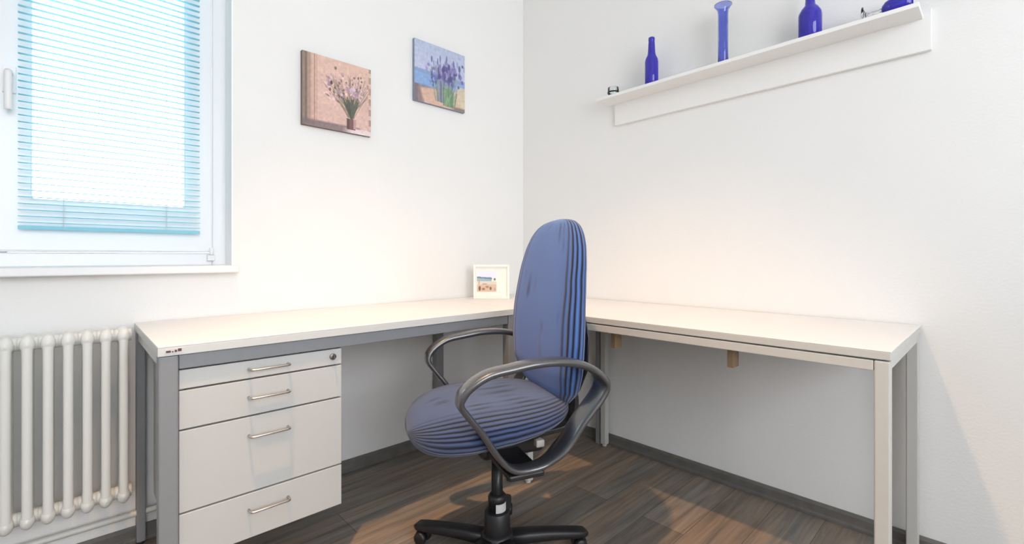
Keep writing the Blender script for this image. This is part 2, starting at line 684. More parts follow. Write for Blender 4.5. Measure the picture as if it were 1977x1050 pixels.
# ------------------------------------------------------------------ ceiling lamp (source of the warm light)
cl = thing('ceiling_lamp', 'small downward spot lamp under the ceiling', 'lamp', (LAMP.x, LAMP.y, CEIL))
MB().lathe([(0.0, -0.03), (0.05, -0.03), (0.06, -0.02), (0.06, 0.0), (0.0, 0.0)]).build('canopy', M['lamp_metal'], cl)
MB().lathe([(0.018, -0.03), (0.030, -0.05), (0.034, -0.095), (0.032, -0.095), (0.028, -0.052), (0.016, -0.034), (0.018, -0.03)], cap=False).build('lamp_shade', M['lamp_metal'], cl)

# ------------------------------------------------------------------ radiator
RX = [-1.8341 - 0.0406 * k for k in range(11)][::-1]
rad = thing('radiator', 'white tubular column radiator under the window, left of the desk', 'radiator', (-2.04, -0.088, 0.19))
RT, RB = 0.724, 0.178


def section():
    mb = MB()
    ys = (-0.035, 0.0, 0.035)
    for y in ys:
        mb.lathe([(0.0118, RB + 0.03 - 0.19), (0.0112, RB + 0.07 - 0.19), (0.0112, RT - 0.07 - 0.19), (0.0118, RT - 0.03 - 0.19)], 0, y, 16, cap=False)
    # heads: arched rounded bodies joining the tubes, lobed over every tube
    for (zc, sgn) in ((RT - 0.030 - 0.19, 1), (RB + 0.030 - 0.19, -1)):
        rings = []
        NY = 22
        for i in range(NY + 1):
            a = -1 + 2 * i / NY
            y = 0.049 * a
            e = max(0.0, 1 - abs(a) ** 3.2) ** 0.45
            lobe = 1 + 0.16 * math.cos(2 * PI * y / 0.035)
            hx_ = max(0.0006, 0.0158 * e * lobe)
            hz = max(0.0006, 0.027 * e * (1 + 0.05 * math.cos(2 * PI * y / 0.035)))
            rings.append([(hx_ * math.cos(2 * PI * j / 16), y, zc + hz * math.sin(2 * PI * j / 16)) for j in range(16)])
        mb.loft(rings)
        # nipple hub between the sections
        mb.sweep([(-0.0202, 0, zc), (-0.014, 0, zc), (0.014, 0, zc), (0.0202, 0, zc)], [(0.019 * math.cos(2 * PI * j / 14), 0.019 * math.sin(2 * PI * j / 14)) for j in range(14)])
    return mb


sec = None
for x in RX:
    if sec is None:
        sec = section().build('radiator_section', M['radiator'], rad, loc=(x + 2.04, 0, 0))
    else:
        c = sec.copy()
        COL.objects.link(c)
        c.parent = rad
        c.location = (x + 2.04, 0, 0)
for x in (RX[1], RX[9]):
    box('wall_bracket', M['radiator'], (x + 2.04 - 0.006, x + 2.04 + 0.006, 0.03, 0.09, 0.24, 0.265), rad, 0.002)

hp = MB()
hp.tube(smooth_path([(-3.6, -0.036, 0.105), (-2.6, -0.036, 0.105), (-1.74, -0.036, 0.105), (-1.715, -0.034, 0.105), (-1.705, -0.022, 0.105), (-1.704, 0.0, 0.105)], 5), 0.0095, 14)
tag(hp.build('heating_pipe', M['pipe']), 'thin pale heating pipe running along the wall below the radiator', 'pipe')

# ------------------------------------------------------------------ left desk
DZ = 0.72
LX0, LX1 = -1.800, -0.599
LY = -0.5753


ld_ = thing('desk', 'long white-topped desk with grey steel frame along the picture wall, beside the radiator', 'desk', ((LX0 + LX1) / 2, LY / 2, 0))
OX, OY = (LX0 + LX1) / 2, LY / 2


def lbox(name, m, b, bevel=0.002, parent=ld_):
    return MB().box(b[0] - OX, b[1] - OX, b[2] - OY, b[3] - OY, b[4], b[5]).build(name, m, parent, bevel)


YB = -0.006
tt = lbox('tabletop', M['top'], (LX0, LX1, LY, YB, DZ - 0.004, DZ), 0.0015)
lbox('table_edge', M['edge'], (LX0, LX1, LY, YB, DZ - 0.025, DZ - 0.004), 0.0015, ld_)
LG = 0.040
for (a, b_) in ((LX0 + 0.002, LY + 0.003), (LX0 + 0.002, YB - LG - 0.004), (LX1 - LG - 0.006, LY + 0.003), (LX1 - LG - 0.006, YB - LG - 0.004)):
    lg = MB()
    wl = 0.024 if (b_ > -0.1 and a < -1) else LG
    lg.box(a - OX, a + wl - OX, b_ - OY, b_ + LG - OY, 0.012, DZ - 0.026)
    lgo = lg.build('leg', M['grey_metal'], ld_, 0.004)
    ft = MB()
    ft.lathe([(0.0, 0.0), (0.010, 0.0), (0.011, 0.004), (0.010, 0.012), (0.0, 0.012)], a + wl / 2 - OX, b_ + LG / 2 - OY, 16)
    ft.build('foot', M['black'], lgo)
lbox('front_rail', M['grey_metal'], (LX0 + LG + 0.003, LX1 - LG - 0.007, LY + 0.008, LY + 0.033, 0.658, DZ - 0.026), 0.002)
lbox('back_rail', M['grey_metal'], (LX0 + LG + 0.003, LX1 - LG - 0.007, YB - 0.036, YB - 0.010, 0.658, DZ - 0.026), 0.002)
lbox('side_rail', M['edge'], (LX0 + 0.006, LX0 + 0.030, LY + LG + 0.004, YB - LG - 0.005, 0.664, DZ - 0.026), 0.002)
lbox('side_rail', M['grey_metal'], (LX1 - 0.045, LX1 - 0.020, LY + LG + 0.004, YB - LG - 0.005, 0.658, DZ - 0.026), 0.002)
# maker's mark, a small badge printed dark on the front edge
bd_ = lbox('badge', M['edge'], (LX0 + 0.014, LX0 + 0.050, LY - 0.0012, LY + 0.0002, 0.7005, 0.7125), 0.0003)
bd_['label'] = 'small printed maker badge'
mk = MB()
for (x0, x1, z0, z1) in ((0.016, 0.0255, 0.7035, 0.7085), (0.0275, 0.031, 0.7035, 0.7065), (0.033, 0.038, 0.7035, 0.709), (0.0395, 0.047, 0.7045, 0.7115)):
    mk.box(LX0 + x0 - OX, LX0 + x1 - OX, LY - 0.0018 - OY, LY - 0.0010 - OY, z0, z1)
mk.build('print', M['mark'], bd_)

# ------------------------------------------------------------------ drawer cabinet
CX0, CX1, CYF, CYB, CZ0, CZ1 = -1.757, -1.343, -0.560, -0.075, 0.170, 0.653
dc = thing('drawer_cabinet', 'white four-drawer cabinet hung under the left end of the grey-framed desk', 'cabinet', ((CX0 + CX1) / 2, (CYF + CYB) / 2, CZ0))
CO = Vector(((CX0 + CX1) / 2, (CYF + CYB) / 2, CZ0))


def cbox(name, m, b, bevel=0.0015, parent=dc):
    return MB().box(b[0] - CO.x, b[1] - CO.x, b[2] - CO.y, b[3] - CO.y, b[4] - CO.z, b[5] - CO.z).build(name, m, parent, bevel)


body = MB()
for b_ in ((CX0, CX0 + 0.012, CYF + 0.017, CYB, CZ0, CZ1), (CX1 - 0.012, CX1, CYF + 0.017, CYB, CZ0, CZ1),
           (CX0 + 0.012, CX1 - 0.012, CYB - 0.012, CYB, CZ0, CZ1), (CX0 + 0.012, CX1 - 0.012, CYF + 0.017, CYB - 0.012, CZ0, CZ0 + 0.012),
           (CX0 + 0.012, CX1 - 0.012, CYF + 0.017, CYB - 0.012, CZ1 - 0.012, CZ1)):
    body.box(b_[0] - CO.x, b_[1] - CO.x, b_[2] - CO.y, b_[3] - CO.y, b_[4] - CO.z, b_[5] - CO.z)
body.build('body', M['cab'], dc, 0.001)
cbox('inner_shadow_panel', M['cab_shade'], (CX0 + 0.013, CX1 - 0.013, CYF + 0.018, CYF + 0.022, CZ0 + 0.013, CZ1 - 0.013)).name = 'seam_shade_panel'  # shade of the drawer gaps, set as a dark colour on this sheet
seams = [0.6535, 0.6035, 0.5025, 0.294, CZ0]
hz_ = [0.6315, 0.555, 0.4505, 0.248]
for i in range(4):
    zt, zb = seams[i] - (0.0 if i == 0 else 0.0022), seams[i + 1] + (0.0022 if i < 3 else 0)
    fr_ = cbox('drawer', M['cab'], (CX0 + 0.001, CX1 - 0.001, CYF, CYF + 0.016, zb, zt), 0.0015)
    zc = hz_[i]
    xa, xb = -1.601, -1.501
    hd = MB()
    y1, y2 = CYF, CYF - 0.024
    hd.tube([(x - CO.x, y - CO.y, zc - CO.z) for x, y in ((xa, y1), (xa, y2 + 0.006), (xa + 0.002, y2 + 0.001), (xa + 0.008, y2), (xb - 0.008, y2), (xb - 0.002, y2 + 0.001), (xb, y2 + 0.006), (xb, y1))], 0.0032, 10)
    hd.build('handle', M['nickel'], fr_)
    if i == 0:
        lk = MB()
        lk.sweep([(-1.372 - CO.x, CYF - CO.y, zc - CO.z), (-1.372 - CO.x, CYF - 0.006 - CO.y, zc - CO.z)], [(0.0095 * math.cos(2 * PI * j / 18), 0.0095 * math.sin(2 * PI * j / 18)) for j in range(18)])
        lk.box(-1.3735 - CO.x, -1.3705 - CO.x, CYF - 0.016 - CO.y, CYF - 0.005 - CO.y, zc - 0.007 - CO.z, zc + 0.007 - CO.z)
        lk.build('lock', M['lock'], fr_, 0.0006)

# ------------------------------------------------------------------ right desk
RYE, RY0 = -1.8064, -0.602
RXF = -0.597
rd = thing('desk', 'white-topped desk with slim pale metal legs standing along the right wall under the shelf', 'desk', (RXF / 2, (RYE + RY0) / 2, 0))
RO = Vector((RXF / 2, (RYE + RY0) / 2, 0))


def rbox(name, m, b, bevel=0.002, parent=rd):
    return MB().box(b[0] - RO.x, b[1] - RO.x, b[2] - RO.y, b[3] - RO.y, b[4], b[5]).build(name, m, parent, bevel)


rbox('tabletop', M['top'], (RXF, -0.006, RYE, RY0, DZ - 0.003, DZ), 0.0012)
rbox('table_edge', M['light_metal'], (RXF, -0.006, RYE, RY0, DZ - 0.0215, DZ - 0.003), 0.0012)
RG = 0.030
for (a, b_) in ((RXF + 0.001, RYE + 0.002), (-0.058, RYE + 0.002), (RXF + 0.001, RY0 - RG - 0.004), (-0.058, RY0 - RG - 0.004)):
    lg = MB()
    lg.box(a - RO.x, a + RG - RO.x, b_ - RO.y, b_ + RG - RO.y, 0.010, DZ - 0.025)
    lgo = lg.build('leg', M['light_metal'], rd, 0.003)
    ft = MB()
    ft.lathe([(0.0, 0.0), (0.010, 0.0), (0.011, 0.003), (0.009, 0.010), (0.0, 0.010)], a + RG / 2 - RO.x, b_ + RG / 2 - RO.y, 14)
    ft.build('foot', M['label'], lgo)
rbox('front_rail', M['light_metal'], (RXF + 0.002, RXF + 0.026, RYE + RG + 0.003, RY0 - RG - 0.005, 0.670, DZ - 0.0255))
rbox('back_rail', M['light_metal'], (-0.058, -0.036, RYE + RG + 0.003, RY0 - RG - 0.005, 0.670, DZ - 0.0255))
rbox('side_rail', M['light_metal'], (RXF + RG + 0.003, -0.064, RYE + 0.004, RYE + 0.026, 0.672, DZ - 0.0255))
rbox('side_rail', M['light_metal'], (RXF + RG + 0.003, -0.064, RY0 - 0.028, RY0 - 0.008, 0.672, DZ - 0.0255))
sp = rbox('spacer_strip', M['grey_metal'], (RXF + 0.012, -0.045, RYE + 0.012, RY0 - 0.012, DZ - 0.0255, DZ - 0.0215), 0)
for yy in (-1.435, -1.030):
    bt_ = rbox('wooden_batten', M['wood'], (RXF + 0.030, RXF + 0.072, yy - 0.009, yy + 0.009, 0.614, DZ - 0.026), 0.002)

# corner top that links the two desks
ct = thing('corner_table', 'white corner tabletop linking the two desks in the room corner behind the chair', 'table', (-0.30, -0.30, 0))
MB().box(-0.297, 0.294, -0.300, 0.294, DZ - 0.004, DZ).build('tabletop', M['top'], ct, 0.001)
MB().box(-0.297, 0.294, -0.300, 0.294, DZ - 0.025, DZ - 0.004).build('table_edge', M['edge'], ct, 0.001)
MB().box(0.25, 0.275, 0.25, 0.275, 0.0, DZ - 0.026).build('leg', M['grey_metal'], ct, 0.003)
MB().box(0.25, 0.275, -0.298, -0.270, 0.0, DZ - 0.026).build('leg', M['grey_metal'], ct, 0.003)
MB().box(-0.29, -0.27, 0.24, 0.265, 0.64, DZ - 0.026).build('link_bracket', M['grey_metal'], ct, 0.003)


# ------------------------------------------------------------------ pictures on the wall
def canvas_mesh(img, wdt, hgt, name, m, parent, ori):
    """img: rows top to bottom, linear rgb; a grid sheet with one painted colour per cell"""
    H, Wn, _ = img.shape
    vs = []
    for r in range(H + 1):
        for c_ in range(Wn + 1):
            vs.append(ori(c_ / Wn * wdt, hgt - r / H * hgt))
    fs = []
    for r in range(H):
        for c_ in range(Wn):
            a = r * (Wn + 1) + c_
            fs.append((a, a + Wn + 1, a + Wn + 2, a + 1))
    me = bpy.data.meshes.new(name)
    me.from_pydata(vs, [], fs)
    me.update()
    at = me.color_attributes.new('paint', 'FLOAT_COLOR', 'CORNER')
    flat = np.ones((H * Wn, 4, 4), dtype=np.float32)
    flat[:, :, :3] = img.reshape(-1, 1, 3)
    at.data.foreach_set('color', flat.ravel())
    me.materials.append(m)
    o = bpy.data.objects.new(name, me)
    COL.objects.link(o)
    o.parent = parent
    return o


def paint_mat(name, rough=0.6):
    m = bpy.data.materials.new(name)
    m.use_nodes = True
    nt = m.node_tree
    b = nt.nodes['Principled BSDF']
    b.inputs['Roughness'].default_value = rough
    a = nt.nodes.new('ShaderNodeAttribute')
    a.attribute_name = 'paint'
    nt.links.new(a.outputs['Color'], b.inputs['Base Color'])
    return m


M['paint'] = paint_mat('printed_canvas')
M['print'] = paint_mat('printed_photo', 0.3)


class Paint:
    def __init__(s, n, bg_):
        s.n = n
        s.a = np.zeros((n, n, 3))
        s.a[:] = bg_
        s.Y, s.X = np.mgrid[0:n, 0:n]
        s.X = (s.X + 0.5) / n
        s.Y = 1 - (s.Y + 0.5) / n      # up

    def mix(s, mask, col):
        k = np.clip(mask, 0, 1)[..., None]
        s.a = s.a * (1 - k) + np.array(col) * k

    def blob(s, x, y, rx, ry, col, soft=0.35, k=1.0, rot=0):
        dx, dy = s.X - x, s.Y - y
        c_, si = math.cos(rot), math.sin(rot)
        u, v = (dx * c_ + dy * si) / rx, (-dx * si + dy * c_) / ry
        d = np.sqrt(u * u + v * v)
        s.mix(np.clip((1 - d) / soft, 0, 1) * k, col)

    def line(s, x0, y0, x1, y1, w_, col, k=1.0):
        L2 = (x1 - x0) ** 2 + (y1 - y0) ** 2 + 1e-9
        t = np.clip(((s.X - x0) * (x1 - x0) + (s.Y - y0) * (y1 - y0)) / L2, 0, 1)
        d = np.hypot(s.X - x0 - t * (x1 - x0), s.Y - y0 - t * (y1 - y0))
        s.mix(np.clip((w_ - d) / (w_ * 0.6), 0, 1) * k, col)

    def noise(s, amt, rs):
        g = rs.normal(0, 1, (s.n // 4 + 1, s.n // 4 + 1))
        g = np.kron(g, np.ones((4, 4)))[:s.n, :s.n]
        g = (g + np.roll(g, 1, 0) + np.roll(g, 1, 1) + np.roll(g, 2, 0)) / 4
        s.a = np.clip(s.a * (1 + amt * g[..., None]), 0, 255)

    def lin(s):
        x = s.a / 255.0
        return np.where(x <= 0.04045, x / 12.92, ((x + 0.055) / 1.055) ** 2.4).astype(np.float32)


rs = np.random.RandomState(3)
N = 128
# first picture: dried flowers in a vase before a peach wall
p1 = Paint(N, (212, 180, 166))
p1.mix(np.clip(1 - p1.Y * 1.2, 0, 1) * 0.35, (206, 168, 168))
p1.mix(np.clip((0.16 - p1.X) / 0.12, 0, 1) * 0.75, (120, 104, 92))
for x0, w_, c_ in ((0.05, 0.02, (98, 84, 76)), (0.10, 0.014, (150, 128, 104)), (0.165, 0.016, (138, 104, 84)), (0.195, 0.010, (168, 128, 104))):
    p1.mix(np.clip((w_ - np.abs(p1.X - x0)) / w_, 0, 1) * 0.7, c_)
p1.mix(np.clip((p1.X - 0.95) / 0.03, 0, 1) * (np.sin(p1.Y * 40) > -0.3) * 0.6, (132, 112, 104))
p1.mix(np.clip((0.105 - p1.Y) / 0.03, 0, 1) * np.clip((0.86 - p1.X) / 0.05, 0, 1) * 0.85, (122, 106, 108))
p1.mix(np.clip((0.065 - p1.Y + 0.02 * p1.X) / 0.02, 0, 1) * np.clip((p1.X - 0.55) / 0.15, 0, 1), (222, 204, 206))
for k in range(60):
    a = rs.uniform(-0.95, 0.75)
    L_ = rs.uniform(0.30, 0.62)
    x1, y1 = 0.69 + math.sin(a) * L_ * 0.95, 0.24 + math.cos(a) * L_
    x1, y1 = min(x1, 0.96), min(y1, 0.93)
    p1.line(0.69 + rs.uniform(-.05, .05), 0.22, x1, y1, 0.007, (148, 128, 110) if k % 3 else (110, 112, 92), 0.75)
for k in range(150):
    a = rs.uniform(-1.05, 0.7)
    L_ = rs.uniform(0.26, 0.62)
    x1, y1 = 0.69 + math.sin(a) * L_ * 0.95, 0.24 + math.cos(a) * L_
    c_ = [(226, 206, 206), (158, 124, 148), (104, 84, 82), (196, 162, 160), (176, 144, 158)][rs.randint(5)]
    p1.blob(min(x1, .95), min(y1, .92), rs.uniform(.008, .02), rs.uniform(.012, .03), c_, k=0.85, rot=-a)
for k in range(26):
    p1.blob(0.70 + rs.normal(0, .075), 0.60 + rs.normal(0, .05), .024, .024, (172, 142, 166) if k % 2 else (206, 184, 194), k=0.8)
for k in range(70):
    a = rs.uniform(-0.5, 0.42)
    L_ = rs.uniform(0.16, 0.32)
    p1.line(0.70, 0.18, 0.70 + math.sin(a) * L_, 0.20 + math.cos(a) * L_, 0.010, [(84, 92, 78), (104, 106, 92), (72, 74, 70)][k % 3], 0.7)
p1.blob(0.40, 0.66, .02, .035, (86, 64, 62)); p1.blob(0.38, 0.56, .018, .03, (120, 88, 82)); p1.blob(0.46, 0.88, .022, .028, (126, 110, 92))
p1.mix((np.abs(p1.X - 0.69) < 0.065 + 0.02 * p1.Y) * (p1.Y > 0.045) * (p1.Y < 0.20) * 1.0, (122, 90, 90))
p1.mix((np.abs(p1.X - 0.745) < 0.022) * (p1.Y > 0.06) * (p1.Y < 0.20) * 0.8, (196, 158, 164))
p1.mix((np.abs(p1.X - 0.645) < 0.018) * (p1.Y > 0.05) * (p1.Y < 0.20) * 0.7, (86, 62, 66))
p1.noise(0.025, rs)

# second picture: lavender above a blue bay
p2 = Paint(N, (184, 190, 216))
p2.mix(np.clip((p2.Y - 0.55) / 0.4, 0, 1) * 0.6, (166, 180, 204))
p2.mix((p2.Y < 0.54) * (p2.Y > 0.26) * 0.9, (128, 160, 206))
p2.mix(np.clip((0.54 - p2.Y) / 0.04, 0, 1) * (p2.Y > 0.48) * 0.6, (136, 148, 178))
p2.mix(np.clip((0.30 - p2.Y) / 0.05, 0, 1), (128, 124, 132))
p2.mix(np.clip((0.24 + 0.12 * p2.X - p2.Y) / 0.03, 0, 1) * (p2.X > 0.06), (206, 172, 154))
p2.mix(np.clip((0.20 - p2.X - p2.Y * 0.3) / 0.05, 0, 1) * (p2.Y < 0.28) * 0.8, (126, 112, 116))
p2.mix(np.clip((p2.X - 0.80) / 0.06, 0, 1) * (p2.Y < 0.42) * (p2.Y > 0.06) * 0.9, (204, 192, 168))
for k in range(60):
    x0 = 0.55 + rs.normal(0, .08)
    x1 = 0.58 + (x0 - 0.55) * 2.0 + rs.normal(0, .03)
    y1 = rs.uniform(0.50, 0.74)
    p2.line(x0, 0.08, x1, y1, 0.011, [(110, 132, 116), (136, 160, 138), (104, 104, 138), (150, 150, 176)][k % 4], 0.7)
for k in range(110):
    p2.blob(0.62 + rs.normal(0, .15), 0.60 + rs.normal(0, .10), rs.uniform(.014, .034), rs.uniform(.03, .07), [(92, 88, 144), (122, 116, 170), (148, 142, 190), (78, 76, 126)][k % 4], k=0.75)
for k in range(26):
    p2.blob(0.36 + rs.normal(0, .045), 0.46 + rs.normal(0, .06), .02, .03, [(88, 90, 146), (116, 122, 176)][k % 2], k=0.75)
for k in range(50):
    x0 = 0.66 + rs.normal(0, .06)
    p2.line(x0, 0.04, x0 + rs.normal(0, .05), rs.uniform(.16, .36), 0.014, [(112, 146, 112), (140, 168, 132), (96, 124, 104)][k % 3], 0.8)
for (x, y) in ((0.49, .80), (0.62, .83), (0.76, .79), (0.44, .74)):
    p2.blob(x, y, .018, .07, (104, 104, 158), k=.8)
p2.mix(np.clip((0.07 - p2.Y) / 0.03, 0, 1) * np.clip((p2.X - 0.70) / 0.1, 0, 1) * 0.85, (122, 116, 110))
p2.noise(0.025, rs)

for (img, x0, x1, z0, z1, label, sm_) in (
        (p1, -1.2754, -0.9783, 1.476, 1.7772, 'square canvas of dried flowers in a vase on peach ground, the picture nearer the window', 'canvas_side'),
        (p2, -0.7549, -0.4501, 1.6966, 1.9973, 'square canvas of blue lavender above a bay, the picture nearer the room corner', 'canvas_side_blue')):
    pc = thing('canvas_picture', label, 'picture', ((x0 + x1) / 2, 0, z0), group=None)
    wd, hg = x1 - x0, z1 - z0
    MB().box(-wd / 2, wd / 2, -0.018, -0.001, 0, hg).build('stretcher', M[sm_], pc, 0.001)
    canvas_mesh(img.lin(), wd - 0.001, hg - 0.001, 'printed_image', M['paint'], pc, lambda u, v, wd=wd: (u - wd / 2 + 0.0005, -0.0186, v + 0.0005))

# ------------------------------------------------------------------ photo stand on the corner top
fd = 2.40
rr = Vector((math.sin(TH), -math.cos(TH), 0))
ww_ = Vector((math.cos(TH), math.sin(TH), 0))
fc = Vector((CAMX, CAMY, 0)) + ww_ * fd + rr * ((949 - PCX) / FOC * fd)
pf = thing('photo_frame', 'small cream framed photo standing on the desk corner beside the chair back', 'photo frame', (fc.x, fc.y, DZ), TH - PI / 2)
fw, fh = 0.186, 0.176
fm = MB()
for b_ in ((-fw / 2, -fw / 2 + 0.012, 0, fh), (fw / 2 - 0.012, fw / 2, 0, fh), (-fw / 2 + 0.012, fw / 2 - 0.012, 0, 0.012), (-fw / 2 + 0.012, fw / 2 - 0.012, fh - 0.012, fh)):
    fm.box(b_[0], b_[1], -0.010, 0.010, b_[2], b_[3])
fm.build('frame', M['frame'], pf, 0.002)
MB().box(-fw / 2 + 0.010, fw / 2 - 0.010, 0.002, 0.008, 0.010, fh - 0.010).build('backing', M['frame'], pf)
p3 = Paint(64, (236, 236, 230))
X_, Y_ = p3.X, p3.Y
ins = (X_ > 0.03) * (X_ < 0.66) * (Y_ > 0.16) * (Y_ < 0.86)
p3.mix(ins * (Y_ > 0.62), (226, 228, 244))
p3.mix(ins * (Y_ <= 0.66) * (Y_ > 0.50) * (X_ < 0.50), (150, 180, 200))
p3.mix(ins * (np.abs(Y_ - 0.655 + 0.1 * X_) < 0.025) * (X_ < 0.52), (112, 136, 156))
p3.mix(ins * (Y_ <= 0.52) * (Y_ > 0.38), (214, 210, 200))
p3.mix(ins * (Y_ <= 0.40), (212, 186, 166))
p3.blob(0.12, 0.27, .045, .10, (118, 96, 76)); p3.blob(0.24, 0.25, .06, .05, (158, 120, 96)); p3.blob(0.36, 0.32, .07, .05, (176, 138, 114))
p3.blob(0.47, 0.27, .04, .07, (120, 98, 92)); p3.blob(0.60, 0.24, .03, .06, (160, 168, 160)); p3.blob(0.60, 0.58, .04, .05, (112, 120, 108))
p3.blob(0.10, 0.50, .03, .12, (196, 172, 150)); p3.blob(0.28, 0.42, .10, .02, (180, 150, 130))
canvas_mesh(p3.lin(), fw - 0.024, fh - 0.024, 'photo_print', M['print'], pf, lambda u, v: (u - fw / 2 + 0.012, 0.0012, v + 0.012))
st = MB()
st.box(-0.03, 0.03, 0.008, 0.012, 0.0, 0.11)
st.box(-0.025, 0.025, 0.010, 0.060, 0.0, 0.004)
st.build('easel_back', M['frame'], pf, 0.001)

# ------------------------------------------------------------------ wall shelf
SY0, SY1 = -0.628, -1.832
sh = thing('wall_shelf', 'long white wall shelf above the right desk carrying blue glassware', 'shelf', (0, (SY0 + SY1) / 2, 1.584))
SO = Vector((0, (SY0 + SY1) / 2, 1.584))
MB().box(-0.124, -0.018, SY0 - 0.0 - SO.y, SY1 + 0.020 - SO.y, 1.686 - SO.z, 1.700 - SO.z).build('shelf_board', M['shelf'], sh, 0.0015)
MB().box(-0.018, -0.0005, SY0 - 0.035 - SO.y, SY1 - SO.y, 0.0, 1.715 - SO.z).build('back_board', M['shelf'], sh, 0.0015)
SZ = 1.7003


def at_y(px, x):            # where the sight line of a column of the photograph meets a depth from the right wall
    d = ww_ + rr * ((px - PCX) / FOC)
    t = (x - CAMX) / d.x
    return CAMY + d.y * t


def vessel(name, label, cat, prof, px, x, m, seg=32):
    o = MB().lathe(prof, seg=seg).build(name, m, loc=(x, at_y(px, x), SZ))
    return tag(o, label, cat)


def shell(outer, t=0.003):
    """closed profile: outside up, inside down"""
    inner = [(max(r - t, 0.0005), max(z, 0.005)) for r, z in reversed(outer) if r > t]
    return [(0.0, outer[0][1])] + outer + inner + [(0.0, 0.005)]


# slim cobalt bottle
vessel('bottle', 'small cobalt blue long-necked bottle standing left of the tube vase on the shelf', 'bottle',
       shell([(0.024, 0.0), (0.0285, 0.004), (0.0295, 0.05), (0.0295, 0.108), (0.0275, 0.122), (0.020, 0.138), (0.0170, 0.148), (0.0155, 0.170), (0.0132, 0.205), (0.0140, 0.207), (0.0140, 0.218), (0.0125, 0.220)]), 1258, -0.072, M['cobalt'])
# tall tube vase with flared lip
vessel('vase', 'tall narrow blue glass tube vase with flared rim on the wall shelf', 'vase',
       shell([(0.018, 0.0), (0.0195, 0.004), (0.0190, 0.10), (0.0190, 0.205), (0.0210, 0.222), (0.0290, 0.236), (0.0330, 0.240), (0.0335, 0.243)], 0.0035), 1396, -0.072, M['paleblue_glass'])
# broad shouldered bottle, its neck above the picture
vessel('bottle', 'broad-shouldered cobalt blue bottle standing right of the tube vase, cut by the photo top', 'bottle',
       shell([(0.031, 0.0), (0.0355, 0.004), (0.0360, 0.06), (0.0360, 0.086), (0.0345, 0.096), (0.026, 0.112), (0.0165, 0.122), (0.0145, 0.14), (0.0140, 0.175), (0.0165, 0.177), (0.0165, 0.190), (0.014, 0.192)]), 1564, -0.072, M['cobalt'])
# small clear dish at the far left
gd = thing('glass_dish', 'tiny clear glass candle dish with dark rim at far left of shelf', 'dish', (-0.078, at_y(1184, -0.078), SZ))
MB().lathe([(0.0, 0.0), (0.022, 0.0), (0.024, 0.003), (0.026, 0.028), (0.0265, 0.045), (0.0245, 0.045), (0.0235, 0.028), (0.0215, 0.010), (0.0, 0.009)]).build('bowl', M['pane'], gd)
MB().lathe([(0.0222, 0.0205), (0.0275, 0.0205), (0.028, 0.023), (0.0275, 0.0255), (0.0222, 0.0255), (0.0222, 0.0205)], cap=False).build('band', M['steel_black'], gd)
# footed glass lying on its side at the right end
gb = thing('goblet', 'cobalt blue glass piece with clear foot near right end of wall shelf', 'goblet', (-0.070, at_y(1702, -0.070), SZ + 0.030))
gy = [(0.0, 0.050), (0.026, 0.050), (0.027, 0.047), (0.012, 0.044), (0.0045, 0.036), (0.0042, 0.008), (0.006, 0.0)]


def lay(mb, tilt):
    R_ = Matrix.Rotation(PI / 2 + tilt, 4, 'X')
    mb.v = [tuple(R_ @ Vector((p[0], p[1], -p[2]))) for p in mb.v]
    return mb


g1 = MB().lathe(gy)
g1.v = [(p[0], p[2], p[1]) for p in g1.v]
g1.build('foot_and_stem', M['clear_glass'], gb)
g2 = MB().lathe([(0.0, 0.0), (0.012, 0.002), (0.022, 0.012), (0.028, 0.03), (0.030, 0.05), (0.029, 0.075), (0.026, 0.076), (0.027, 0.05), (0.025, 0.03), (0.018, 0.014), (0.0, 0.006)])
g2.v = [(p[0], -p[2], p[1]) for p in g2.v]
g2.build('bowl', M['cobalt'], gb)

# ------------------------------------------------------------------ office chair
CHX, CHY = -1.009, -0.911
CH_ROT = math.radians(159.1)
ch = thing('office_chair', 'swivel chair with pleated blue stretch cover and black loop armrests', 'chair', (CHX, CHY, 0), CH_ROT)


def sgnp(a, e):
    return math.copysign(abs(a) ** e, a)


def interp(tab, x):
    for (x0, v0), (x1, v1) in zip(tab, tab[1:]):
        if x <= x1:
            t = (x - x0) / (x1 - x0)
            t = t * t * (3 - 2 * t) if False else t
            return v0 + (v1 - v0) * t
    return tab[-1][1]


def cushion(stations, ring_fn, n=112):
    rings = []
    for s_ in stations:
        rings.append([ring_fn(s_, 2 * PI * j / n) for j in range(n)])
    mb = MB()
    mb.loft(rings, uvx=True)
    return mb


# seat: rings across, from the rear (-x) to the front (+x)
XR, XF = -0.205, 0.272
NS = 46


def seat_ring(q, a):
    x = (XR + XF) / 2 + (XF - XR) / 2 * math.sin(q)          # q from -90 to 90 deg
    xn = math.sin(q)
    wd = 0.232 * max(1e-3, (1 - abs(xn) ** 2.7)) ** (1 / 2.4)
    wd *= 1.0 - 0.07 * max(0, -xn)
    th = (0.060 + 0.014 * max(0, xn) - 0.016 * max(0, -xn)) * max(1e-3, (1 - abs(xn) ** 3.2)) ** (1 / 2.2)
    zc = 0.472 - 0.030 * max(0, xn) ** 1.6 + 0.022 * max(0, -xn)
    c_, s_ = math.cos(a), math.sin(a)
    y = wd * sgnp(c_, 0.80)
    z = zc + th * sgnp(s_, 0.78)
    if s_ > 0:                                                # slight dish
        z -= 0.010 * (1 - (y / 0.23) ** 2) * s_ * (1 - xn * xn)
    else:
        z += 0.012 * (y / 0.23) ** 2 * (-s_)
    return (x, y, z)


qs = [-PI / 2 + PI * i / NS for i in range(NS + 1)]
qs[0] += 0.01
qs[-1] -= 0.01
sc_ = cushion(qs, seat_ring).build('seat_cushion', M['seat_fabric'], ch)
